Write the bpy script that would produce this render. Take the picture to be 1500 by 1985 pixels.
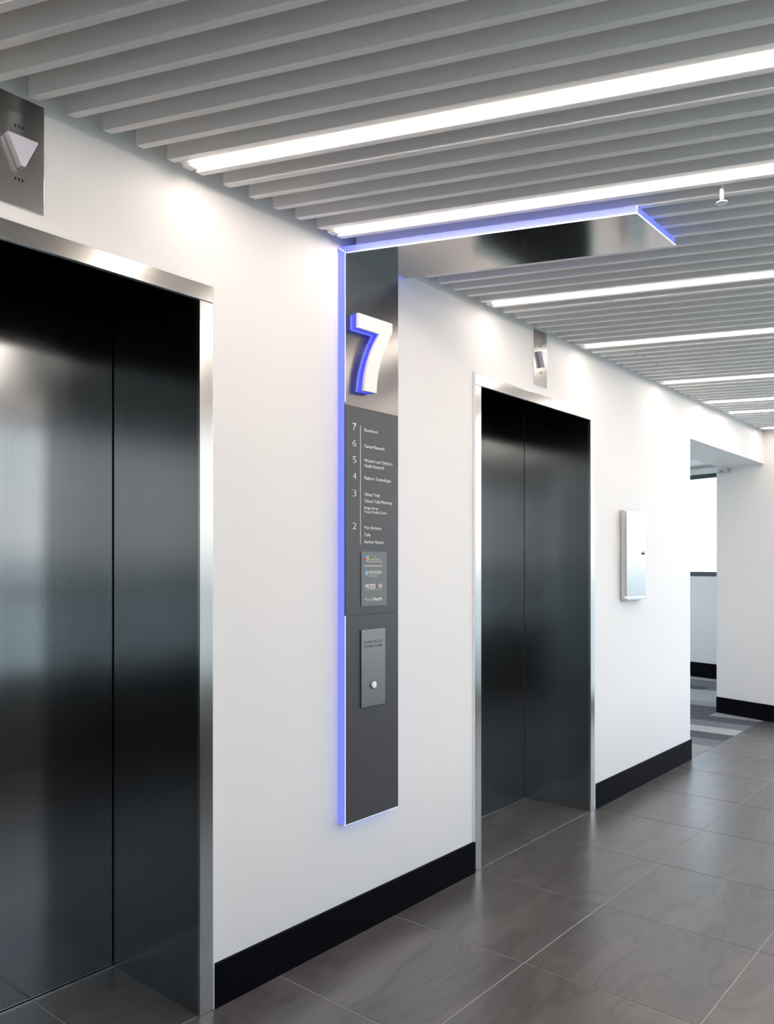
import bpy, bmesh, math, random
from mathutils import Vector, Matrix

random.seed(7)
scene = bpy.context.scene
for o in list(bpy.data.objects):
    bpy.data.objects.remove(o)
COL = scene.collection

# ------------------------------------------------------------------ camera
# world axes: X = distance from the lift wall, Y = along the wall, Z = up
ALPHA = math.radians(40.044)
cam_d = bpy.data.cameras.new('camera')
cam = bpy.data.objects.new('camera', cam_d)
COL.objects.link(cam)
cam.location = (2.0, 0.0, 1.364)
cam.rotation_euler = (math.radians(90), 0, ALPHA)
cam_d.sensor_fit = 'AUTO'
cam_d.sensor_width = 36.0
cam_d.lens = 1554.0 * 36.0 / 1985.0
cam_d.shift_y = 103.5 / 1985.0
cam_d.clip_start = 0.02
cam_d.clip_end = 9000
scene.camera = cam

# ------------------------------------------------------------------ sky and exposure
LED = 25.0           # radiance of the white ceiling strips
BLUE = 0.85           # radiance of the blue edge lighting
SKY = 2.6
world = bpy.data.worlds.new('world')
scene.world = world
world.use_nodes = True
wn = world.node_tree.nodes; wl = world.node_tree.links
wn.clear()
w_out = wn.new('ShaderNodeOutputWorld'); w_bg = wn.new('ShaderNodeBackground')
w_geo = wn.new('ShaderNodeTexCoord'); w_sep = wn.new('ShaderNodeSeparateXYZ'); w_rmp = wn.new('ShaderNodeValToRGB')
wl.new(w_geo.outputs['Generated'], w_sep.inputs[0]); wl.new(w_sep.outputs['Z'], w_rmp.inputs[0])
w_rmp.color_ramp.elements[0].position = 0.0; w_rmp.color_ramp.elements[0].color = (1.0, 0.99, 0.98, 1)
w_rmp.color_ramp.elements[1].position = 0.35; w_rmp.color_ramp.elements[1].color = (0.70, 0.85, 1.0, 1)
wl.new(w_rmp.outputs[0], w_bg.inputs['Color']); w_bg.inputs['Strength'].default_value = SKY
wl.new(w_bg.outputs[0], w_out.inputs['Surface'])

vs = scene.view_settings
vs.view_transform = 'Standard'; vs.look = 'None'; vs.gamma = 1.0; vs.exposure = 0.53
vs.use_curve_mapping = False
cy = scene.cycles
cy.use_denoising = True
cy.max_bounces = 10; cy.diffuse_bounces = 6; cy.glossy_bounces = 6; cy.transparent_max_bounces = 12
cy.sample_clamp_indirect = 12.0
cy.caustics_reflective = False; cy.caustics_refractive = False

# ------------------------------------------------------------------ materials
def new_mat(name):
    m = bpy.data.materials.new(name); m.use_nodes = True
    return m, m.node_tree.nodes, m.node_tree.links, m.node_tree.nodes['Principled BSDF']

def plain(name, col, rough=0.5, metal=0.0, noise=0.0, scale=20, bump=0.0, bscale=200, spec=0.5, coat=0.0):
    m, n, l, p = new_mat(name)
    p.inputs['Base Color'].default_value = (*col, 1); p.inputs['Roughness'].default_value = rough
    p.inputs['Metallic'].default_value = metal; p.inputs['Specular IOR Level'].default_value = spec
    p.inputs['Coat Weight'].default_value = coat
    tc = n.new('ShaderNodeTexCoord')
    if noise > 0:
        t = n.new('ShaderNodeTexNoise'); t.inputs['Scale'].default_value = scale; t.inputs['Detail'].default_value = 3
        l.new(tc.outputs['Object'], t.inputs['Vector'])
        r = n.new('ShaderNodeMapRange'); r.inputs['To Min'].default_value = 1 - noise; r.inputs['To Max'].default_value = 1 + noise
        l.new(t.outputs['Fac'], r.inputs['Value'])
        mx = n.new('ShaderNodeVectorMath'); mx.operation = 'SCALE'; mx.inputs[0].default_value = col
        l.new(r.outputs[0], mx.inputs['Scale']); l.new(mx.outputs[0], p.inputs['Base Color'])
    if bump > 0:
        t2 = n.new('ShaderNodeTexNoise'); t2.inputs['Scale'].default_value = bscale; t2.inputs['Detail'].default_value = 2
        l.new(tc.outputs['Object'], t2.inputs['Vector'])
        b = n.new('ShaderNodeBump'); b.inputs['Strength'].default_value = bump; b.inputs['Distance'].default_value = 0.002
        l.new(t2.outputs['Fac'], b.inputs['Height']); l.new(b.outputs[0], p.inputs['Normal'])
    return m

def brushed(name, col, rough, aniso, stretch, bump=0.05, vary=0.06, waves=0.0):
    """brushed metal: fine streaks stretched along one axis (stretch = scale of the three axes)"""
    m, n, l, p = new_mat(name)
    p.inputs['Metallic'].default_value = 1.0; p.inputs['Roughness'].default_value = rough
    tc = n.new('ShaderNodeTexCoord'); mp = n.new('ShaderNodeMapping'); mp.inputs['Scale'].default_value = stretch
    t = n.new('ShaderNodeTexNoise'); t.inputs['Scale'].default_value = 1.0; t.inputs['Detail'].default_value = 4
    l.new(tc.outputs['Object'], mp.inputs[0]); l.new(mp.outputs[0], t.inputs['Vector'])
    r = n.new('ShaderNodeMapRange'); r.inputs['To Min'].default_value = 1 - vary; r.inputs['To Max'].default_value = 1 + vary
    l.new(t.outputs['Fac'], r.inputs['Value'])
    mx = n.new('ShaderNodeVectorMath'); mx.operation = 'SCALE'; mx.inputs[0].default_value = col
    l.new(r.outputs[0], mx.inputs['Scale']); l.new(mx.outputs[0], p.inputs['Base Color'])
    rr = n.new('ShaderNodeMapRange'); rr.inputs['To Min'].default_value = rough * 0.85; rr.inputs['To Max'].default_value = rough * 1.15
    l.new(t.outputs['Fac'], rr.inputs['Value']); l.new(rr.outputs[0], p.inputs['Roughness'])
    b = n.new('ShaderNodeBump'); b.inputs['Strength'].default_value = bump; b.inputs['Distance'].default_value = 0.0004
    l.new(t.outputs['Fac'], b.inputs['Height'])
    if waves > 0:                                  # sheet metal is never quite flat
        t3 = n.new('ShaderNodeTexNoise'); t3.inputs['Scale'].default_value = 1.7; t3.inputs['Detail'].default_value = 1
        l.new(tc.outputs['Object'], t3.inputs['Vector'])
        b2 = n.new('ShaderNodeBump'); b2.inputs['Strength'].default_value = 1.0; b2.inputs['Distance'].default_value = waves
        l.new(t3.outputs['Fac'], b2.inputs['Height']); l.new(b.outputs[0], b2.inputs['Normal'])
        l.new(b2.outputs[0], p.inputs['Normal'])
    else:
        l.new(b.outputs[0], p.inputs['Normal'])
    p.inputs['Anisotropic'].default_value = aniso
    return m

def emit(name, col, strength, base=(0.8, 0.8, 0.8)):
    m, n, l, p = new_mat(name)
    p.inputs['Base Color'].default_value = (*base, 1); p.inputs['Roughness'].default_value = 0.4
    p.inputs['Emission Color'].default_value = (*col, 1); p.inputs['Emission Strength'].default_value = strength
    return m

def glass_mat(name, tint):
    m = bpy.data.materials.new(name); m.use_nodes = True
    n = m.node_tree.nodes; l = m.node_tree.links; n.clear()
    out = n.new('ShaderNodeOutputMaterial'); tr = n.new('ShaderNodeBsdfTransparent'); gl = n.new('ShaderNodeBsdfGlossy')
    lw = n.new('ShaderNodeLayerWeight'); pw = n.new('ShaderNodeMath'); pw.operation = 'POWER'; pw.inputs[1].default_value = 5
    fr = n.new('ShaderNodeMath'); fr.operation = 'MULTIPLY_ADD'; fr.inputs[1].default_value = 0.9; fr.inputs[2].default_value = 0.03
    lw.inputs['Blend'].default_value = 0.5
    mix = n.new('ShaderNodeMixShader')
    l.new(lw.outputs['Facing'], pw.inputs[0]); l.new(pw.outputs[0], fr.inputs[0])
    tr.inputs[0].default_value = (*tint, 1); gl.inputs['Roughness'].default_value = 0.0
    l.new(fr.outputs[0], mix.inputs[0]); l.new(tr.outputs[0], mix.inputs[1]); l.new(gl.outputs[0], mix.inputs[2])
    l.new(mix.outputs[0], out.inputs[0])
    return m

def tile_mat():
    m, n, l, p = new_mat('grey_stone_tile')
    tc = n.new('ShaderNodeTexCoord'); oi = n.new('ShaderNodeObjectInfo')
    off = n.new('ShaderNodeVectorMath'); off.operation = 'SCALE'; off.inputs[0].default_value = (37.0, 53.0, 11.0)
    l.new(oi.outputs['Random'], off.inputs['Scale'])
    add = n.new('ShaderNodeVectorMath'); add.operation = 'ADD'
    l.new(tc.outputs['Object'], add.inputs[0]); l.new(off.outputs[0], add.inputs[1])
    rot = n.new('ShaderNodeMapping'); rot.inputs['Rotation'].default_value = (0, 0, math.radians(20)); rot.inputs['Scale'].default_value = (4.2, 1.3, 1)
    l.new(add.outputs[0], rot.inputs[0])
    w = n.new('ShaderNodeTexNoise'); w.inputs['Scale'].default_value = 1.3; w.inputs['Detail'].default_value = 4; w.inputs['Roughness'].default_value = 0.55; w.inputs['Distortion'].default_value = 0.9
    l.new(rot.outputs[0], w.inputs['Vector'])
    f = n.new('ShaderNodeTexNoise'); f.inputs['Scale'].default_value = 30; f.inputs['Detail'].default_value = 2
    l.new(add.outputs[0], f.inputs['Vector'])
    cr = n.new('ShaderNodeValToRGB')
    e = cr.color_ramp.elements
    e[0].position = 0.28; e[0].color = (0.075, 0.068, 0.066, 1)
    e[1].position = 0.72; e[1].color = (0.139, 0.125, 0.120, 1)
    x = e.new(0.47); x.color = (0.113, 0.103, 0.099, 1)
    x = e.new(0.50); x.color = (0.083, 0.076, 0.072, 1)
    x = e.new(0.56); x.color = (0.118, 0.106, 0.101, 1)
    l.new(w.outputs['Fac'], cr.inputs[0])
    r = n.new('ShaderNodeMapRange'); r.inputs['To Min'].default_value = 0.94; r.inputs['To Max'].default_value = 1.06
    l.new(f.outputs['Fac'], r.inputs['Value'])
    mu = n.new('ShaderNodeVectorMath'); mu.operation = 'SCALE'
    l.new(cr.outputs[0], mu.inputs[0]); l.new(r.outputs[0], mu.inputs['Scale'])
    l.new(mu.outputs[0], p.inputs['Base Color'])
    p.inputs['Roughness'].default_value = 0.29
    p.inputs['Specular IOR Level'].default_value = 0.8
    return m

def carpet_mat():
    m, n, l, p = new_mat('grey_carpet')
    oi = n.new('ShaderNodeObjectInfo'); cr = n.new('ShaderNodeValToRGB')
    cr.color_ramp.interpolation = 'CONSTANT'
    e = cr.color_ramp.elements
    e[0].position = 0; e[0].color = (0.30, 0.30, 0.31, 1); e[1].position = 0.30; e[1].color = (0.10, 0.10, 0.115, 1)
    x = e.new(0.55); x.color = (0.40, 0.39, 0.38, 1)
    x = e.new(0.8); x.color = (0.18, 0.18, 0.20, 1)
    l.new(oi.outputs['Random'], cr.inputs[0])
    tc = n.new('ShaderNodeTexCoord'); mp = n.new('ShaderNodeMapping'); mp.inputs['Scale'].default_value = (6, 90, 6)
    t = n.new('ShaderNodeTexNoise'); t.inputs['Scale'].default_value = 2
    l.new(tc.outputs['Object'], mp.inputs[0]); l.new(mp.outputs[0], t.inputs['Vector'])
    r = n.new('ShaderNodeMapRange'); r.inputs['To Min'].default_value = 0.7; r.inputs['To Max'].default_value = 1.3
    l.new(t.outputs['Fac'], r.inputs['Value'])
    mu = n.new('ShaderNodeVectorMath'); mu.operation = 'SCALE'
    l.new(cr.outputs[0], mu.inputs[0]); l.new(r.outputs[0], mu.inputs['Scale']); l.new(mu.outputs[0], p.inputs['Base Color'])
    p.inputs['Roughness'].default_value = 0.95; p.inputs['Specular IOR Level'].default_value = 0.1
    return m

def land_mat():
    m, n, l, p = new_mat('hazy_land')
    tc = n.new('ShaderNodeTexCoord'); t = n.new('ShaderNodeTexVoronoi'); t.inputs['Scale'].default_value = 0.03
    l.new(tc.outputs['Object'], t.inputs['Vector'])
    cr = n.new('ShaderNodeValToRGB'); e = cr.color_ramp.elements
    e[0].position = 0.2; e[0].color = (0.40, 0.43, 0.40, 1); e[1].position = 0.8; e[1].color = (0.60, 0.58, 0.55, 1)  # pale tones stand in for haze and bounce daylight up to the ceiling
    l.new(t.outputs['Color'], cr.inputs[0]); l.new(cr.outputs[0], p.inputs['Base Color'])
    p.inputs['Roughness'].default_value = 1.0; p.inputs['Specular IOR Level'].default_value = 0.0
    return m

M = dict(
    wall=plain('white_wall_paint', (0.875, 0.85, 0.83), 0.55, bump=0.05, bscale=500, spec=0.3),
    charcoal=plain('added_dark_wall', (0.10, 0.095, 0.09), 0.7, noise=0.05),  # dark tone for added unseen walls, keeps bounce light off the slat sides
    white=plain('white_trim', (0.84, 0.835, 0.82), 0.4),
    slat=plain('pale_grey_slat', (0.90, 0.865, 0.835), 0.45, noise=0.02, scale=8),
    void=plain('ceiling_void', (0.22, 0.22, 0.22), 0.8, noise=0.05),
    black=plain('black_skirting', (0.003, 0.003, 0.005), 0.6, bump=0.03, spec=0.06),
    tile=tile_mat(),
    grout=plain('pale_grout', (0.36, 0.345, 0.33), 0.85, noise=0.08, scale=60),
    carpet=carpet_mat(),
    carpet_base=plain('carpet_backing', (0.12, 0.12, 0.13), 0.95),
    door=brushed('dark_brushed_steel', (0.30, 0.315, 0.325), 0.15, 0.4, (160, 160, 1.2), 0.05, 0.05, waves=0.004),
    reveal=brushed('dark_reveal_steel', (0.31, 0.32, 0.325), 0.17, 0.4, (160, 160, 1.2), 0.08, 0.08, waves=0.004),
    steel=brushed('bright_brushed_steel', (0.58, 0.565, 0.545), 0.20, 0.3, (2, 2, 120), 0.03, 0.03),
    plate=brushed('satin_steel_plate', (0.70, 0.68, 0.65), 0.24, 0.3, (150, 150, 2), 0.03, 0.03),
    cabinet=brushed('cabinet_steel', (0.50, 0.505, 0.51), 0.24, 0.3, (120, 120, 2), 0.03, 0.03),
    signm=brushed('dark_sign_metal', (0.21, 0.205, 0.205), 0.22, 0.6, (80, 4, 300), 0.06, 0.05),
    canopy=brushed('canopy_mirror_metal', (0.42, 0.40, 0.385), 0.13, 0.2, (4, 100, 100), 0.02, 0.03),
    direct=plain('charcoal_directory', (0.060, 0.060, 0.065), 0.42, noise=0.03, scale=60),
    logo=plain('grey_logo_plate', (0.165, 0.17, 0.175), 0.45),
    call=brushed('grey_call_plate', (0.27, 0.268, 0.265), 0.42, 0.2, (4, 4, 160), 0.04, 0.04),
    engraved=plain('engraved_letters', (0.075, 0.075, 0.08), 0.6),
    print=plain('white_print', (0.85, 0.84, 0.82), 0.6),
    num=plain('white_numeral', (0.90, 0.89, 0.88), 0.5),
    lens=plain('frosted_lens', (0.68, 0.67, 0.74), 0.35),
    hole=plain('dark_hole', (0.01, 0.01, 0.01), 0.8),
    dark=plain('dark_frame', (0.035, 0.045, 0.055), 0.4),
    spandrel=plain('dark_spandrel', (0.10, 0.10, 0.10), 0.6),
    blind=plain('white_blind', (0.8, 0.8, 0.78), 0.7),
    led=emit('led_diffuser', (1.0, 0.865, 0.77), LED),
    blue=emit('blue_edge_acrylic', (0.13, 0.175, 0.86), BLUE * 0.95, (0.1, 0.12, 0.5)),
    blue_deep=emit('deep_blue_acrylic', (0.045, 0.055, 0.72), BLUE * 0.95, (0.05, 0.06, 0.5)),
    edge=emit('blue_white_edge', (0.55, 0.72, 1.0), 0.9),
    glass=glass_mat('tinted_glass', (0.775, 0.775, 0.77)),
    clear=glass_mat('clear_glass', (0.93, 0.945, 0.955)),
    land=land_mat(),
    red=plain('print_red', (0.55, 0.08, 0.07), 0.6), orange=plain('print_orange', (0.65, 0.22, 0.08), 0.6),
    yellow=plain('print_yellow', (0.7, 0.55, 0.12), 0.6), green=plain('print_green', (0.20, 0.45, 0.12), 0.6),
    lime=plain('print_lime', (0.50, 0.62, 0.20), 0.6), cyan=plain('print_blue', (0.16, 0.33, 0.65), 0.6),
    pale=plain('print_pale_blue', (0.5, 0.68, 0.85), 0.6), violet=plain('print_violet', (0.20, 0.16, 0.45), 0.6),
)

# ------------------------------------------------------------------ helpers
def wloc(o):
    v = Vector(o.location)
    while o.parent:
        o = o.parent; v += Vector(o.location)
    return v

def link(name, me, mat, parent, loc):
    o = bpy.data.objects.new(name, me)
    if mat is not None and not me.materials:
        me.materials.append(mat)
    COL.objects.link(o)
    if parent is not None:
        o.parent = parent
        o.location = loc - wloc(parent)
    else:
        o.location = loc
    return o

def from_bm(name, bm, mat, parent=None, bevel=0.0, smooth=False):
    """bm is in world coordinates; the object's origin goes to the centre of its base"""
    if bevel > 0:
        bmesh.ops.bevel(bm, geom=[e for e in bm.edges], offset=bevel, segments=2, affect='EDGES', profile=0.5)
    bmesh.ops.recalc_face_normals(bm, faces=bm.faces)
    xs = [v.co for v in bm.verts]
    lo = Vector((min(v.x for v in xs), min(v.y for v in xs), min(v.z for v in xs)))
    hi = Vector((max(v.x for v in xs), max(v.y for v in xs), max(v.z for v in xs)))
    c = Vector(((lo.x + hi.x) / 2, (lo.y + hi.y) / 2, lo.z))
    bmesh.ops.translate(bm, vec=-c, verts=bm.verts)
    me = bpy.data.meshes.new(name); bm.to_mesh(me); bm.free()
    if smooth:
        for p in me.polygons: p.use_smooth = True
    return link(name, me, mat, parent, c)

def add_box(bm, x0, x1, y0, y1, z0, z1):
    v = [bm.verts.new(p) for p in ((x0, y0, z0), (x1, y0, z0), (x1, y1, z0), (x0, y1, z0), (x0, y0, z1), (x1, y0, z1), (x1, y1, z1), (x0, y1, z1))]
    for f in ((0, 3, 2, 1), (4, 5, 6, 7), (0, 1, 5, 4), (1, 2, 6, 5), (2, 3, 7, 6), (3, 0, 4, 7)):
        bm.faces.new([v[i] for i in f])

def add_plan(bm, pts, z0, z1):
    """prism over a polygon in plan"""
    a = [bm.verts.new((x, y, z0)) for x, y in pts]; b = [bm.verts.new((x, y, z1)) for x, y in pts]
    n = len(pts)
    bm.faces.new(list(reversed(a))); bm.faces.new(b)
    for i in range(n):
        bm.faces.new((a[i], a[(i + 1) % n], b[(i + 1) % n], b[i]))

def add_face_prism(bm, pts, x0, x1):
    """prism over a polygon in the plane of the lift wall (points are y, z)"""
    a = [bm.verts.new((x0, y, z)) for y, z in pts]; b = [bm.verts.new((x1, y, z)) for y, z in pts]
    n = len(pts)
    bm.faces.new(list(reversed(a))); bm.faces.new(b)
    for i in range(n):
        bm.faces.new((a[i], a[(i + 1) % n], b[(i + 1) % n], b[i]))

def box(name, mat, x0, x1, y0, y1, z0, z1, parent=None, bevel=0.0):
    bm = bmesh.new(); add_box(bm, x0, x1, y0, y1, z0, z1)
    return from_bm(name, bm, mat, parent, bevel)

def plan(name, mat, pts, z0, z1, parent=None, bevel=0.0):
    bm = bmesh.new(); add_plan(bm, pts, z0, z1)
    return from_bm(name, bm, mat, parent, bevel)

def facep(name, mat, pts, x0, x1, parent=None, bevel=0.0):
    bm = bmesh.new(); add_face_prism(bm, pts, x0, x1)
    return from_bm(name, bm, mat, parent, bevel)

def disc(y, z, r, n=20):
    return [(y + r * math.cos(2 * math.pi * i / n), z + r * math.sin(2 * math.pi * i / n)) for i in range(n)]

def thing(name, loc):
    o = bpy.data.objects.new(name, None); o.empty_display_size = 0.1
    COL.objects.link(o); o.location = loc
    return o

def tag(o, label, cat, group=None):
    o['label'] = label; o['category'] = cat
    if group: o['group'] = group
    return o

def struct(o, label=None):
    o['kind'] = 'structure'
    if label: o['label'] = label
    return o

def clip(poly, a, b, c):
    """keep a*x + b*y <= c"""
    out = []
    for i in range(len(poly)):
        p, q = poly[i], poly[(i + 1) % len(poly)]
        fp, fq = a * p[0] + b * p[1] - c, a * q[0] + b * q[1] - c
        if fp <= 1e-9: out.append(p)
        if (fp < -1e-9 and fq > 1e-9) or (fp > 1e-9 and fq < -1e-9):
            t = fp / (fp - fq); out.append((p[0] + t * (q[0] - p[0]), p[1] + t * (q[1] - p[1])))
    return out

def area(poly):
    return abs(sum(poly[i][0] * poly[(i + 1) % len(poly)][1] - poly[(i + 1) % len(poly)][0] * poly[i][1] for i in range(len(poly)))) / 2 if len(poly) > 2 else 0

FONT_CACHE = {}
def text(name, s, y0, y1, zb, cap, x, mat, parent, bold=0.0, th=0.0006):
    """flat lettering on the wall plane: left and right end along y, baseline zb, capital height cap"""
    cu = bpy.data.curves.new('t', 'FONT'); cu.body = s; cu.size = 1.0; cu.resolution_u = 3; cu.offset = bold; cu.extrude = 0.0
    to = bpy.data.objects.new('t', cu); COL.objects.link(to)
    bpy.context.view_layer.update()
    me = bpy.data.meshes.new_from_object(to.evaluated_get(bpy.context.evaluated_depsgraph_get()))
    bpy.data.objects.remove(to); bpy.data.curves.remove(cu)
    bm = bmesh.new(); bm.from_mesh(me); bpy.data.meshes.remove(me)
    xs = [v.co.x for v in bm.verts]
    lo, hi = min(xs), max(xs)
    k = (y1 - y0) / (hi - lo); kz = cap / 0.70
    for v in bm.verts:
        v.co = Vector((x, y0 + (v.co.x - lo) * k, zb + v.co.y * kz))
    g = bmesh.ops.extrude_face_region(bm, geom=bm.faces[:])
    bmesh.ops.translate(bm, vec=(th, 0, 0), verts=[e for e in g['geom'] if isinstance(e, bmesh.types.BMVert)])
    return from_bm(name, bm, mat, parent)

# ------------------------------------------------------------------ room dimensions
SLATZ = 2.521                   # underside of the ceiling slats
CEIL = 2.66
XR = 2.5                        # added window wall across the lobby
YB = -3.0                       # added dark wall behind the camera
EY0, ES = 7.53, -0.33           # end wall: y = EY0 + ES * x
CX = -0.45                      # left end of the end wall
SKEW = 0.385                    # the slats run at an angle to the wall
WZ = CEIL
L1 = (0.347, 1.541)             # lift frames along y
L2 = (2.979, 4.173)
FH = 2.218                      # top of the lift frames
YC = 5.70                       # corner where the side corridor opens
EX = 0.17                       # the end wall stops here and added glazing follows
def ey(x): return EY0 + ES * x

# ------------------------------------------------------------------ setting: walls
bm = bmesh.new()
for a, b in ((YB, L1[0]), (L1[1], L2[0]), (L2[1], YC)):
    add_box(bm, -0.38, 0.0, a, b, 0, WZ)
    add_box(bm, -0.56, -0.38, a, min(b, 5.2), 0, WZ)
for a, b in (L1, L2):
    add_box(bm, -0.03, 0.0, a, b, FH, 2.465)
    add_box(bm, -0.56, 0.0, a, b, 2.465, WZ)
    add_box(bm, -0.58, -0.54, a - 0.05, b + 0.05, 0, WZ)
add_plan(bm, [(-0.38, YC), (0, YC), (0, ey(0)), (-0.38, ey(-0.38))], 2.258, WZ)
wall_left = struct(from_bm('wall_left', bm, M['wall']), 'white painted wall holding the two lifts and the sign')
struct(plan('wall_end', M['wall'], [(CX, ey(CX)), (EX, ey(EX)), (EX, ey(EX) + 0.15), (CX + 0.15, ey(CX) + 0.3), (CX + 0.15, 9.98), (CX, 9.98)], -0.1, WZ),
       'white end wall at the far end of the lobby')
struct(box('wall_back_added', M['charcoal'], -0.38, XR, YB - 0.12, YB, 0, WZ))  # unseen wall, added and kept dark so the slat sides stay dim
struct(box('wall_core', M['wall'], -3.6, -0.38, YC - 0.12, YC, 0, WZ))
bm = bmesh.new()
add_box(bm, -3.72, -3.6, YC - 0.12, 11.2, 0, 0.9)
add_box(bm, -3.72, -3.6, YC - 0.12, 11.2, 2.45, WZ)
struct(from_bm('wall_corridor', bm, M['wall']))
wc = struct(box('window_9', M['dark'], -3.70, -3.62, YC - 0.12, 11.2, 0.9, 0.95))  # unseen window added to brighten the corridor
box('window_frame', M['dark'], -3.70, -3.62, YC - 0.12, 11.2, 2.40, 2.45, wc)
for a in (YC - 0.1, 7.5, 9.3):
    box('mullion', M['dark'], -3.70, -3.62, a, a + 0.05, 0.95, 2.40, wc)
    box('pane', M['clear'], -3.663, -3.657, a + 0.05, {YC - 0.1: 7.5, 7.5: 9.3}.get(a, 11.1), 0.95, 2.40, wc)

# floor slab (grout colour) with stone tiles
floor = struct(plan('floor', M['grout'], [(-0.62, YB), (XR, YB), (XR, ey(XR)), (0, ey(0)), (0, YC), (-0.62, YC)], -0.12, -0.0015), 'grey stone tile floor with pale joints')
T = 0.6; J = 0.003
YG = 1.811
full_me = None
def tile(poly):
    global full_me
    xs = [p[0] for p in poly]; ys = [p[1] for p in poly]
    w, h = max(xs) - min(xs), max(ys) - min(ys)
    isfull = len(poly) == 4 and abs(w - (0.59 - 2 * J)) < 1e-6 and abs(h - (T - 2 * J)) < 1e-6
    if isfull and full_me is not None:
        return link('tile', full_me, None, floor, Vector(((min(xs) + max(xs)) / 2, (min(ys) + max(ys)) / 2, -0.010)))
    o = plan('tile', M['tile'], poly, -0.010, 0.0, floor)
    if isfull: full_me = o.data
    return o
TX = 0.59
for i in range(-1, 5):
    for j in range(-9, 11):
        x0, x1 = i * TX + J, (i + 1) * TX - J
        y0, y1 = YG + j * T + J, YG + (j + 1) * T - J
        if i == -1:
            for (a, b, dep) in ((L1[0] + 0.05, L1[1] - 0.05, 0.466), (L2[0] + 0.05, L2[1] - 0.05, 0.406)):
                p = [(-dep, max(y0, a)), (x1, max(y0, a)), (x1, min(y1, b)), (-dep, min(y1, b))]
                if p[2][1] - p[1][1] > 0.01: tile(p)
            continue
        p = [(x0, y0), (x1, y0), (x1, y1), (x0, y1)]
        p = clip(p, 1, 0, XR); p = clip(p, 0, -1, -YB); p = clip(p, -ES, 1, EY0)
        if area(p) > 0.001: tile(p)

# side corridor: carpet planks on backing
carpet = struct(plan('floor_carpet', M['carpet_base'], [(-3.6, YC), (-0.002, YC), (-0.002, ey(0)), (CX, ey(CX)), (CX, 9.94), (-3.6, 10.9)], -0.12, -0.006), 'striped grey carpet in the side corridor')
plank_me = None
PW, PL = 0.25, 1.0
for r in range(0, 21):
    y0 = YC + 0.004 + r * PW
    off = random.choice((0.0, 0.33, 0.66, 0.5))
    xmax = -0.004 if y0 + PW < 7.55 else CX - 0.004
    x = -0.004 - off + 0.0
    starts = [-0.004 - off - PL * k for k in range(-1, 4)]
    for sx in starts:
        p = [(sx - PL + 0.002, y0), (sx, y0), (sx, y0 + PW - 0.003), (sx - PL + 0.002, y0 + PW - 0.003)]
        base = clip(clip(p, -1, 0, 3.598), 0.28, 1, 9.55)
        if y0 + PW < 7.50: pieces = [clip(base, 1, 0, -0.004)]
        else: pieces = [clip(base, 1, 0, CX - 0.001), clip(clip(clip(base, 1, 0, -0.004), -1, 0, -CX - 0.001), -ES, 1, EY0 - 0.013)]
        for q in pieces:
            if area(q) < 0.002: continue
            if len(q) == 4 and abs(area(q) - (PL - 0.002) * (PW - 0.003)) < 1e-6 and plank_me is not None:
                link('carpet_plank', plank_me, None, carpet, Vector((sx - PL / 2 + 0.001, y0 + PW / 2 - 0.0015, -0.006)))
            else:
                o = plan('carpet_plank', M['carpet'], q, -0.006, 0.0, carpet)
                if len(q) == 4 and abs(area(q) - (PL - 0.002) * (PW - 0.003)) < 1e-6: plank_me = o.data

# corridor window wall (runs parallel to the end wall)
WS = -0.28
def wy(x): return 9.59 + WS * (x - 0.0)
def wplan(x0, x1, d0, d1):
    return [(x0, wy(x0) + d0), (x1, wy(x1) + d0), (x1, wy(x1) + d1), (x0, wy(x0) + d1)]
bm = bmesh.new()
add_plan(bm, wplan(-3.6, CX, 0, 0.2), 0, 1.23)
add_plan(bm, wplan(-3.6, CX, 0, 0.2), 2.50, WZ)
struct(from_bm('wall_window', bm, M['wall']), 'white wall below and above the corridor window')
win = struct(plan('window_1', M['dark'], wplan(-3.6, CX, 0.02, 0.09), 1.23, 1.285), 'wide corridor window with dark frame')
plan('window_frame', M['dark'], wplan(-3.6, CX, 0.02, 0.09), 2.43, 2.50, win)
for mx in (-3.57, -2.3):
    plan('mullion', M['dark'], wplan(mx - 0.025, mx + 0.025, 0.02, 0.09), 1.285, 2.43, win)
plan('pane', M['clear'], wplan(-3.545, -2.325, 0.052, 0.058), 1.285, 2.43, win)
plan('pane', M['clear'], wplan(-2.275, CX, 0.052, 0.058), 1.285, 2.43, win)
bl = thing('roller_blind', (-1.8, wy(-1.8) - 0.03, 2.455))
plan('blind_tube', M['blind'], wplan(-3.5, CX - 0.01, -0.06, -0.005), 2.47, 2.54, bl)
plan('bottom_rail', M['dark'], wplan(-3.5, CX - 0.01, -0.035, -0.02), 2.44, 2.47, bl)
tag(bl, 'white roller blind rolled up above the corridor window', 'blind')
struct(plan('baseboard_window', M['black'], wplan(-3.6, CX - 0.002, -0.012, 0.0), 0, 0.175))

# black skirtings
struct(box('baseboard_left', M['black'], 0.0005, 0.012, L1[1] + 0.006, L2[0] - 0.002, 0, 0.136), 'black skirting below the sign')
struct(box('baseboard_far', M['black'], 0.0005, 0.012, L2[1] + 0.012, YC, 0, 0.138), 'black skirting between far lift and corridor opening')
def eplan(x0, x1, d0, d1): return [(x0, ey(x0) + d0), (x1, ey(x1) + d0), (x1, ey(x1) + d1), (x0, ey(x0) + d1)]
struct(plan('baseboard_end', M['black'], eplan(CX, EX, -0.012, 0.0), -0.008, 0.145), 'black skirting on the end wall')
struct(box('baseboard_back', M['black'], 0.0, XR, YB, YB + 0.012, 0, 0.138))

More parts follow.
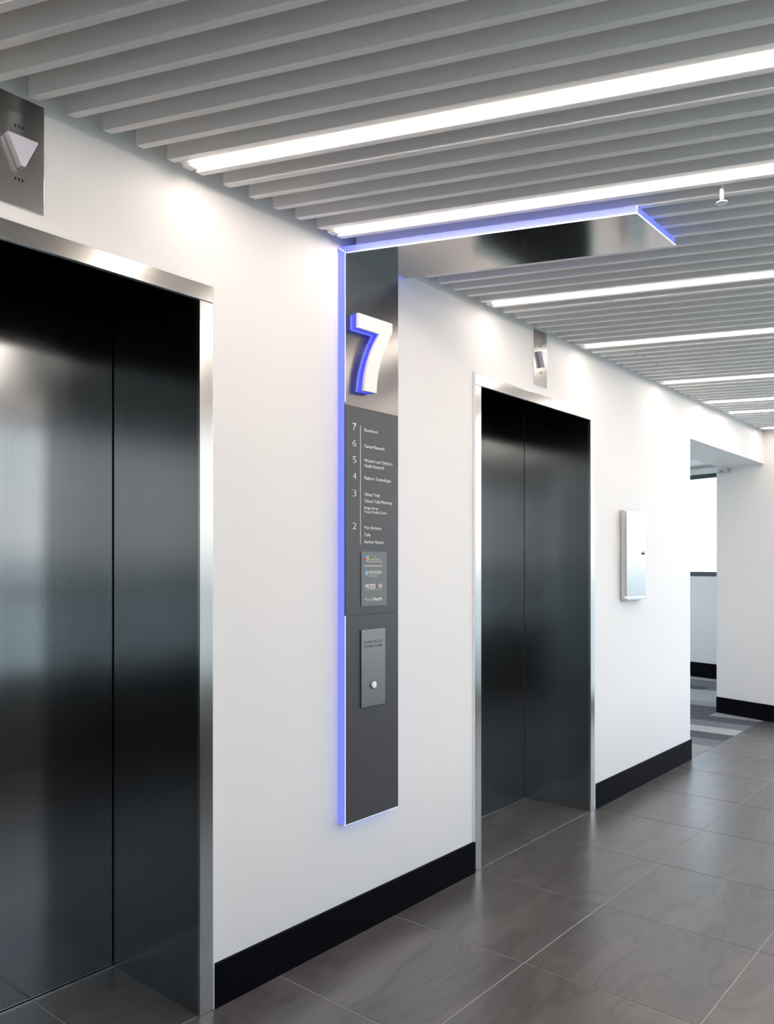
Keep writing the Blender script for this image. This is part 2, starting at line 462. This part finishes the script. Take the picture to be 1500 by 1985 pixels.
# unseen glazing added right of the frame to throw daylight on the floor
we = struct(plan('window_10', M['dark'], eplan(EX, XR, 0.03, 0.10), 0.0, 0.12), 'unseen full height glazing added beside the end wall for daylight')
plan('window_frame', M['dark'], eplan(EX, XR, 0.03, 0.10), 2.46, 2.66, we)
for a, b in ((EX, EX + 0.04), (1.3, 1.35), (XR - 0.04, XR)):
    plan('mullion', M['dark'], eplan(a, b, 0.03, 0.10), 0.12, 2.46, we)
plan('pane', M['clear'], eplan(EX + 0.04, 1.3, 0.062, 0.068), 0.12, 2.46, we)
plan('pane', M['clear'], eplan(1.35, XR - 0.04, 0.062, 0.068), 0.12, 2.46, we)

# unseen window wall, added to light the lobby and reflect in the lift doors
YE = ey(XR)
struct(box('wall_right', M['spandrel'], XR, XR + 0.2, YB, YE, 0, 0.55), 'dark spandrel below the added lobby windows')
struct(box('trim_1', M['white'], XR, XR + 0.2, YB, YE, 2.38, WZ))  # unseen bulkhead added to keep daylight out of the slat gaps
nwin = 7
wwid = (YE - YB) / nwin
struct(box('wall_right_added', M['charcoal'], XR, XR + 0.2, YB, YB + wwid, 0.55, 2.38))  # unseen solid panel added instead of a window, dims the slat sides
for i in range(1, nwin):
    a, b = YB + i * wwid, YB + (i + 1) * wwid
    w = struct(box('window_%d' % (i + 2), M['dark'], XR + 0.03, XR + 0.10, a, b, 0.55, 0.60))
    box('window_frame', M['dark'], XR + 0.03, XR + 0.10, a, b, 2.33, 2.38, w)
    box('mullion', M['dark'], XR + 0.03, XR + 0.10, a, a + 0.03, 0.60, 2.33, w)
    box('mullion', M['dark'], XR + 0.03, XR + 0.10, b - 0.03, b, 0.60, 2.33, w)
    box('transom', M['dark'], XR + 0.04, XR + 0.09, a + 0.03, b - 0.03, 1.14, 1.19, w)
    gm = M['clear'] if a > 3.4 else M['glass']  # clear far panes chosen to pool more daylight at the far end
    box('pane', gm, XR + 0.062, XR + 0.068, a + 0.03, b - 0.03, 0.60, 1.14, w)
    box('pane', gm, XR + 0.062, XR + 0.068, a + 0.03, b - 0.03, 1.19, 2.33, w)

# land seen far below the windows and a low ridge on the horizon
struct(box('ground', M['land'], -4000, 4000, -4000, 4000, -29, -28), 'suburb land far below the windows, paled for haze')
bm = bmesh.new()
ring = []
N = 120
for i in range(N):
    a = 2 * math.pi * i / N
    h = 22 + 16 * math.sin(3.1 * a + 1) + 9 * math.sin(11 * a) + random.uniform(-3, 3)
    ring.append((a, h))
inner = [bm.verts.new((1900 * math.cos(a), 1900 * math.sin(a), -28)) for a, h in ring]
top = [bm.verts.new((2200 * math.cos(a), 2200 * math.sin(a), h)) for a, h in ring]
outer = [bm.verts.new((2600 * math.cos(a), 2600 * math.sin(a), -28)) for a, h in ring]
for i in range(N):
    k = (i + 1) % N
    bm.faces.new((inner[i], inner[k], top[k], top[i])); bm.faces.new((top[i], top[k], outer[k], outer[i]))
struct(from_bm('ground_ridge', bm, M['land']), 'low ridge on the horizon, haze put into its colour')

# ------------------------------------------------------------------ ceiling with slats
ceiling = struct(plan('ceiling', M['void'], [(-3.72, YB - 0.12), (XR + 0.2, YB - 0.12), (XR + 0.2, 8.2), (0, 10.2), (-3.72, 11.2)], CEIL, CEIL + 0.15), 'slatted pale grey ceiling')
struct(plan('ceiling_corridor', M['white'], [(-3.6, YC), (-0.382, YC), (-0.382, ey(-0.382)), (CX, ey(CX)), (CX, wy(CX)), (-3.6, wy(-3.6))], 2.57, 2.60), 'plain corridor ceiling')
PITCH = 0.1001; S0 = 1.327; SW = 0.0245; SX0 = 0.05; SX1 = XR - 0.01
LIGHTK = (-9, 0, 6, 16, 25, 36, 44, 49, 59)     # a light sits between slat k and k + 1
def strip(y0, w, x0, x1):
    """plan of a strip running with the slats whose edge meets the wall at y0"""
    p = [(x0, y0 + SKEW * x0), (x1, y0 + SKEW * x1), (x1, y0 + w + SKEW * x1), (x0, y0 + w + SKEW * x0)]
    p = clip(p, 0, -1, -(YB + 0.01)); p = clip(p, -ES, 1, EY0 - 0.012)
    return p
slat_me = None
for k in range(-51, 60):
    y0 = S0 + k * PITCH
    spans = [(SX0, SX1)]
    if 28 <= k <= 35: spans = [(SX0, 0.222), (0.230, SX1)]   # access panel joint
    for x0, x1 in spans:
        p = strip(y0, SW, x0, x1)
        if area(p) < 0.001: continue
        fullp = len(p) == 4 and (x0, x1) == (SX0, SX1) and abs(area(p) - SW * (SX1 - SX0)) < 1e-6
        if fullp and slat_me is not None:
            xs = [q[0] for q in p]; ys = [q[1] for q in p]
            link('slat', slat_me, None, ceiling, Vector(((min(xs) + max(xs)) / 2, (min(ys) + max(ys)) / 2, SLATZ)))
        else:
            o = plan('slat', M['slat'], p, SLATZ, CEIL - 0.012, ceiling)
            if fullp: slat_me = o.data

# hidden carrier rails that hold the slats
for x in (0.6, 1.4, 2.2):
    box('carrier_rail', M['void'], x, x + 0.03, YB + 0.05, ey(x) - 0.05, CEIL - 0.012, CEIL, ceiling)

LLAB = {
    0: 'linear ceiling light nearest the camera, thick bright strip before the blue sign canopy',
    6: 'linear ceiling light running right along the near edge of the blue-lit canopy',
    16: 'linear ceiling light just beyond the blue-lit canopy',
    25: 'linear ceiling light between far lift indicator and slat joint',
    36: 'linear ceiling light directly behind the stepped slat joint',
    44: 'linear ceiling light third from the end wall, above corridor opening',
    49: 'linear ceiling light second from the end wall, above corridor opening',
    59: 'short linear ceiling light against the end wall',
    -9: 'unseen linear ceiling light added above the near lift for illumination'}  # the out-of-view light is added to illuminate the near lobby
for k in LIGHTK:
    yc = S0 + k * PITCH + SW + (PITCH - SW) / 2
    if k == 59: yc = S0 + 58.5 * PITCH + SW / 2 
    p0 = strip(yc - 0.024, 0.048, SX0 + 0.004, SX1 - 0.05)
    p1 = strip(yc - 0.0120, 0.024, SX0 + 0.030, SX1 - 0.058)
    if area(p1) < 0.0005: continue
    t = thing('linear_light', (p0[0][0], p0[0][1], SLATZ - 0.004))
    plan('housing', M['white'], p0, SLATZ + 0.004, CEIL - 0.014, t)
    plan('diffuser', M['led'], p1, SLATZ - 0.004, SLATZ + 0.004, t)
    plan('end_cap', M['white'], strip(yc - 0.014, 0.028, SX0 + 0.004, SX0 + 0.029), SLATZ - 0.004, SLATZ + 0.004, t)
    tag(t, LLAB[k], 'ceiling light', 'linear lights set between the ceiling slats')

# ------------------------------------------------------------------ lifts
def lift(rng, depth, label):
    a, b = rng
    t = thing('elevator_entrance', (0, (a + b) / 2, 0))
    fw = 0.05
    ia, ib = a + fw, b - fw
    # face frame
    box('frame_header', M['steel'], -0.004, 0.010, a, b, FH - fw, FH, t, 0.0015)
    box('frame_jamb', M['steel'], -0.006, 0.008, a, ia, 0, FH - fw, t, 0.0015)
    box('frame_jamb', M['steel'], -0.006, 0.008, ib, b, 0, FH - fw, t, 0.0015)
    # deep dark reveal
    box('reveal_panel', M['reveal'], -depth, -0.006, ia - 0.02, ia, 0, 2.46, t)
    box('reveal_panel', M['reveal'], -depth, -0.006, ib, ib + 0.02, 0, 2.46, t)
    box('soffit_panel', M['reveal'], -depth, -0.031, ia, ib, 2.44, 2.46, t)
    # doors and the panel above them
    box('header_panel', M['door'], -depth - 0.03, -depth, ia, ib, 2.243, 2.46, t)
    mid = (a + b) / 2
    box('door_panel', M['door'], -depth - 0.03, -depth - 0.002, ia + 0.002, mid - 0.0015, 0.006, 2.236, t)
    box('door_panel', M['door'], -depth - 0.03, -depth - 0.002, mid + 0.0015, ib - 0.004, 0.006, 2.236, t)
    box('shadow_gap', M['hole'], -depth - 0.05, -depth - 0.031, ia - 0.02, ib + 0.02, 0, 2.46, t)
    box('door_sill', M['plate'], -depth - 0.03, -depth + 0.006, ia, ib, -0.006, 0.003, t)
    tag(t, label, 'elevator')
    return t
lift(L1, 0.47, 'dark steel lift doorway at the left edge, nearest the camera')
lift(L2, 0.41, 'dark steel lift doorway to the right of the blue-lit sign')
# thin white beads round the frames
for n, (a, b) in ((2, L1), (3, L2)):
    bm = bmesh.new()
    add_box(bm, 0.0, 0.007, b, b + 0.012 if n == 3 else b + 0.006, 0, FH + 0.008)
    add_box(bm, 0.0, 0.007, a - 0.008, a, 0, FH + 0.008)
    add_box(bm, 0.0, 0.007, a, b, FH, FH + 0.008)
    struct(from_bm('trim_%d' % n, bm, M['white']), 'thin white bead round a lift frame')

# direction indicators above the lifts
def indicator(yc, label):
    z0, z1 = 2.262, 2.538
    t = thing('lift_indicator', (0, yc, z0))
    box('plate', M['plate'], 0.0, 0.003, yc - 0.065, yc + 0.065, z0, z1, t, 0.0006)
    # wedge-shaped arrow lens pointing down
    zc = 2.395
    f = [(yc - 0.039, zc + 0.034), (yc + 0.039, zc + 0.034), (yc + 0.005, zc - 0.040), (yc - 0.005, zc - 0.040)]
    bm = bmesh.new(); add_face_prism(bm, f, 0.003, 0.028)
    from_bm('arrow_lens', bm, M['lens'], t, 0.002)
    for zz in (2.462, 2.330):
        for dy in (-0.009, 0.0, 0.009):
            facep('speaker_hole', M['hole'], [(yc + dy - 0.002, zz - 0.0035), (yc + dy + 0.002, zz - 0.0035), (yc + dy + 0.002, zz + 0.0035), (yc + dy - 0.002, zz + 0.0035)], 0.0025, 0.0034, t)
    tag(t, label, 'indicator', 'lift direction indicators')
indicator(0.944, 'steel lift indicator plate with frosted arrow, cut by the left edge')
indicator(3.573, 'steel lift indicator plate with frosted arrow above the far lift')

# ------------------------------------------------------------------ illuminated sign
SY0, SY1, SZ0, SZ1 = 2.104, 2.404, 0.432, 2.487
XB, XF = 0.032, 0.036
sign = thing('wayfinding_sign', (0, (SY0 + SY1) / 2, SZ0))
box('light_edge', M['blue'], 0.001, XB - 0.001, SY0, SY1, SZ0, SZ1 + 0.02, sign)
box('backing_plate', M['dark'], XB - 0.001, XB, SY0 + 0.001, SY1 - 0.001, SZ0 + 0.001, SZ1, sign)
up = box('upper_panel', M['signm'], XB, XF, SY0 + 0.001, SY1, 1.9415, SZ1, sign)
up['label'] = 'dark brushed metal panel carrying the numeral'
dp = box('directory_panel', M['direct'], XB, XF, SY0 + 0.001, SY1, 1.184, 1.9400, sign)
dp['label'] = 'charcoal floor directory'
box('lower_panel', M['direct'], XB, XF, SY0 + 0.001, SY1, SZ0, 1.1825, sign)
# bright corner lines where the edge lighting meets the face
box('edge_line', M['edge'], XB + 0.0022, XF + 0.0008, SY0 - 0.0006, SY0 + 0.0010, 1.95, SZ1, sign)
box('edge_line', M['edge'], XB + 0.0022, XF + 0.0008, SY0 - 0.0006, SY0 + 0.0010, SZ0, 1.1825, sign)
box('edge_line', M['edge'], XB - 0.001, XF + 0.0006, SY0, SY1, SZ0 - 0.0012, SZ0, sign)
# canopy that folds out under the ceiling, in line with the slats
CXE = 0.964
def cplan(x0, x1, y0, y1): return [(x0, y0 + SKEW * x0), (x1, y0 + SKEW * x1), (x1, y1 + SKEW * x1), (x0, y1 + SKEW * x0)]
CY0, CY1 = 2.100, 2.434
can = plan('canopy_panel', M['canopy'], cplan(XF, CXE, CY0, CY1), SZ1, SZ1 + 0.004, sign)
can['label'] = 'polished dark metal canopy underside'
plan('canopy_light_edge', M['blue'], cplan(0.001, CXE - 0.001, CY0 + 0.001, CY1 - 0.001), SZ1 + 0.0042, SZ1 + 0.026, sign)
plan('canopy_glow_cover', M['slat'], cplan(0.03, CXE - 0.03, CY0 + 0.03, CY1 - 0.03), SZ1 + 0.0262, SZ1 + 0.028, sign)  # unseen plate added to limit the blue glow on the slats above
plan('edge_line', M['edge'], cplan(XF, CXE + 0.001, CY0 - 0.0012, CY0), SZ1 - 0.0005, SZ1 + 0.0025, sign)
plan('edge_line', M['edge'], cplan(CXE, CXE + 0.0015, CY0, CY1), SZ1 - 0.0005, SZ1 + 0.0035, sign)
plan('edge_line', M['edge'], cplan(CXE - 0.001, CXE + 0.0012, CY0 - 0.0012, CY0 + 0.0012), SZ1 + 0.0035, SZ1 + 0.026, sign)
# mitre where the two runs of edge lighting meet
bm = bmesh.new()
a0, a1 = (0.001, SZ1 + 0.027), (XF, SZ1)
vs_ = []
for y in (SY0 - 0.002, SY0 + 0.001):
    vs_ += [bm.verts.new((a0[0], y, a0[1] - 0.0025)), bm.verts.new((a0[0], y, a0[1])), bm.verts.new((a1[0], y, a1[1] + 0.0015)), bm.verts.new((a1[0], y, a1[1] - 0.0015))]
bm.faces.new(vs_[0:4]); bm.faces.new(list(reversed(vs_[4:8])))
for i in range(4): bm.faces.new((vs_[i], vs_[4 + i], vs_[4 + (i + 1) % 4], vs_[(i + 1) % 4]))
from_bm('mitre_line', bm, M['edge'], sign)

# the big numeral: blue-lit body with a white face
def curve7(ins=0.0):
    outer = [(2.130, 2.268), (2.320, 2.272), (2.320, 2.236), (2.300, 2.206), (2.282, 2.175), (2.264, 2.140), (2.250, 2.106), (2.239, 2.070), (2.232, 2.035), (2.229, 1.996)]
    innr = [(2.159, 1.994), (2.164, 2.030), (2.172, 2.066), (2.184, 2.102), (2.199, 2.138), (2.217, 2.172), (2.245, 2.217), (2.130, 2.215)]
    return outer + innr
nm = facep('numeral_body', M['blue_deep'], curve7(), XF + 0.010, 0.066, sign)
nm['label'] = 'blue glowing body of the numeral seven'
c7 = curve7()
cyy = sum(p[0] for p in c7) / len(c7); czz = sum(p[1] for p in c7) / len(c7)
nb = facep('numeral_base', M['blue'], [(cyy + (y - cyy) * 0.985, czz + (z - czz) * 0.985) for y, z in c7], XF, XF + 0.010, sign)
nf = facep('numeral_face', M['num'], c7, 0.066, 0.077, sign)
nf['label'] = 'white face of the numeral seven'

# directory lettering
for d, zb in zip('765432', (1.856, 1.796, 1.736, 1.676, 1.614, 1.495)):
    text('floor_number', d, 2.143, 2.163, zb, 0.025, XF, M['print'], dp, 0.018 if d == '7' else -0.012)
ROWS = [("Boardroom", 2.284, 1.8580, .0115), ("Cancer Research", 2.322, 1.7990, .0115), ("Women's and Children's", 2.368, 1.7460, .0115), ("Health Research", 2.319, 1.7265, .0115),
        ("Platform Technologies", 2.360, 1.6810, .0115), ("Clinical Trials", 2.294, 1.6205, .0115), ("Clinical Trials Pharmacy", 2.367, 1.5965, .0115),
        ("Bridge Link to", 2.284, 1.5720, .0095), ("Monash Medical Centre", 2.335, 1.5575, .0095), ("Main Entrance", 2.303, 1.4980, .0115), ("Cafe", 2.240, 1.4715, .0115), ("Seminar Rooms", 2.316, 1.4455, .0115)]
for s, y1, zb, cap in ROWS:
    text('directory_text', s, 2.207, y1, zb, cap, XF, M['print'], dp, 0.012)
box('divider_line', M['print'], XF, XF + 0.0006, 2.1842, 2.1868, 1.441, 1.878, dp)

# plate with the four logos
lp = box('logo_plate', M['logo'], XF, XF + 0.003, 2.188, 2.332, 1.213, 1.415, sign)
LX = XF + 0.003
cols = [['cyan', 'cyan', 'pale'], ['red', 'orange', 'yellow'], ['violet', 'green', 'lime']]
for i in range(3):
    for j in range(3):
        y = 2.202 + j * 0.0087; z = 1.399 - i * 0.0075
        box('logo_block', M[cols[i][j]], LX, LX + 0.0006, y + 0.0003, y + 0.0084, z - 0.0072, z - 0.0003, lp)
text('logo_text', 'MHTP', 2.233, 2.265, 1.3925, 0.0068, LX, M['lime'], lp, 0.012)
text('logo_text', 'Monash Health', 2.233, 2.289, 1.3845, 0.0056, LX, M['print'], lp)
text('logo_text', 'Translation Precinct', 2.233, 2.305, 1.3760, 0.0056, LX, M['print'], lp)
box('logo_rule', M['print'], LX, LX + 0.0006, 2.202, 2.306, 1.3608, 1.3628, lp)
facep('crest', M['cyan'], [(2.208, 1.346), (2.224, 1.346), (2.224, 1.334), (2.216, 1.325), (2.208, 1.334)], LX, LX + 0.0005, lp)
facep('crest_chevron', M['pale'], [(2.2085, 1.333), (2.216, 1.341), (2.2235, 1.333), (2.2235, 1.3365), (2.216, 1.3445), (2.2085, 1.3365)][:3] + [(2.216, 1.327)], LX + 0.0005, LX + 0.0009, lp)
facep('crest_mark', M['cyan'], disc(2.216, 1.3335, 0.0026, 10), LX + 0.0009, LX + 0.0012, lp)
text('logo_text', 'MONASH', 2.228, 2.302, 1.3318, 0.0128, LX, M['print'], lp)
text('logo_text', 'University', 2.228, 2.279, 1.3215, 0.0078, LX, M['print'], lp, -0.008)
text('logo_text', 'HUDS', 2.208, 2.266, 1.2785, 0.0165, LX, M['print'], lp, 0.02)
for c, a0, a1 in (('red', 30, 210), ('violet', 215, 385)):
    bm = bmesh.new()
    n = 10
    o_ = [(2.2755 + 0.0062 * math.cos(math.radians(a0 + (a1 - a0) * i / n)), 1.2866 + 0.0080 * math.sin(math.radians(a0 + (a1 - a0) * i / n))) for i in range(n + 1)]
    i_ = [(2.2755 + 0.0034 * math.cos(math.radians(a0 + (a1 - a0) * i / n)), 1.2866 + 0.0048 * math.sin(math.radians(a0 + (a1 - a0) * i / n))) for i in range(n + 1)]
    add_face_prism(bm, o_ + list(reversed(i_)), LX, LX + 0.0006)
    from_bm('logo_ring', bm, M[c], lp)
text('logo_text', 'N', 2.285, 2.300, 1.2785, 0.0165, LX, M['print'], lp, 0.02)
text('logo_text', 'INSTITUTE OF MEDICAL RESEARCH', 2.209, 2.299, 1.2730, 0.0034, LX, M['print'], lp)
text('logo_text', 'Monash', 2.206, 2.254, 1.2320, 0.0120, LX, M['print'], lp, -0.01)
text('logo_text', 'Health', 2.255, 2.302, 1.2320, 0.0120, LX, M['print'], lp, 0.025)
tag(sign, 'tall dark lift lobby sign with blue glowing edges, white 7 and canopy', 'sign')

# call station on the lower panel
cs = thing('call_panel', (XF, 2.2525, 0.842))
box('plate', M['call'], XF, XF + 0.006, 2.185, 2.320, 0.842, 1.127, cs, 0.0008)
PX = XF + 0.006
text('engraved_text', 'DO NOT USE LIFTS', 2.200, 2.302, 1.0760, 0.0095, PX - 0.0002, M['engraved'], cs, 0, 0.0006)
text('engraved_text', 'IF THERE IS A FIRE', 2.200, 2.302, 1.0600, 0.0095, PX - 0.0002, M['engraved'], cs, 0, 0.0006)
facep('button_ring', M['hole'], disc(2.250, 0.920, 0.0150, 28), PX, PX + 0.001, cs)
bm = bmesh.new()
prev = None
for r_, h in ((0.0135, 0.0), (0.0135, 0.004), (0.0115, 0.0065), (0.007, 0.008)):
    ringv = [bm.verts.new((PX + 0.001 + h, y, z)) for y, z in disc(2.250, 0.920, r_, 24)]
    if prev:
        for i in range(24): bm.faces.new((prev[i], prev[(i + 1) % 24], ringv[(i + 1) % 24], ringv[i]))
    else:
        bm.faces.new(list(reversed(ringv)))
    prev = ringv
bm.faces.new(prev)
from_bm('button', bm, M['num'], cs)['label'] = 'round white call button'
tag(cs, 'grey metal lift call plate with round white button on the sign', 'call panel')

# ------------------------------------------------------------------ steel cabinet on the far wall
cb = thing('wall_cabinet', (0, 4.665, 1.165))
box('body', M['plate'], 0.0, 0.028, 4.530, 4.820, 1.165, 1.692, cb, 0.002)
d = box('cabinet_door', M['cabinet'], 0.029, 0.044, 4.522, 4.806, 1.182, 1.684, cb, 0.002)
box('bottom_lip', M['steel'], 0.0, 0.046, 4.526, 4.816, 1.158, 1.170, cb, 0.002)
facep('lock', M['plate'], disc(4.770, 1.44, 0.011, 16), 0.044, 0.056, d)
tag(cb, 'flat brushed steel cabinet on the white wall beside the far lift', 'cabinet')

# ------------------------------------------------------------------ sprinkler
SX, SYP = 1.200, 2.555
sp = thing('sprinkler_head', (SX, SYP, 2.478))
def lathe(name, prof, mat, parent, cx, cy, n=20):
    bm = bmesh.new(); rings = []
    for r_, z in prof:
        rings.append([bm.verts.new((cx + r_ * math.cos(2 * math.pi * i / n), cy + r_ * math.sin(2 * math.pi * i / n), z)) for i in range(n)])
    bm.faces.new(list(reversed(rings[0]))); bm.faces.new(rings[-1])
    for a_, b_ in zip(rings, rings[1:]):
        for i in range(n): bm.faces.new((a_[i], a_[(i + 1) % n], b_[(i + 1) % n], b_[i]))
    return from_bm(name, bm, mat, parent)
lathe('pipe', [(0.006, 2.493), (0.006, 2.541), (0.009, 2.543), (0.009, 2.658)], M['white'], sp, SX, SYP)
lathe('deflector', [(0.005, 2.478), (0.016, 2.480), (0.017, 2.483), (0.007, 2.487)], M['white'], sp, SX, SYP)
for s in (-1, 1):
    box('frame_arm', M['white'], SX - 0.0015, SX + 0.0015, SYP + s * 0.007 - 0.0015, SYP + s * 0.007 + 0.0015, 2.485, 2.511, sp)
box('bulb', M['red'], SX - 0.0015, SX + 0.0015, SYP - 0.0015, SYP + 0.0015, 2.487, 2.497, sp)
tag(sp, 'small white sprinkler head hanging below the slats right of the canopy', 'sprinkler')

# two small fixings high on the end wall
for i, x in enumerate((-0.415, -0.340)):
    t = thing('wall_fixing', (x, ey(x) - 0.02, 2.215))
    lathe('stud', [(0.010, 2.215), (0.020, 2.222), (0.020, 2.238), (0.010, 2.245)], M['plate'], t, x, ey(x) - 0.020, 12)
    box('bracket', M['plate'], x - 0.010, x + 0.010, ey(x) - 0.004, ey(x) + 0.0, 2.220, 2.240, t)
    tag(t, ('left' if i == 0 else 'right') + ' one of two tiny steel studs high on the end wall', 'stud', 'studs on the end wall')
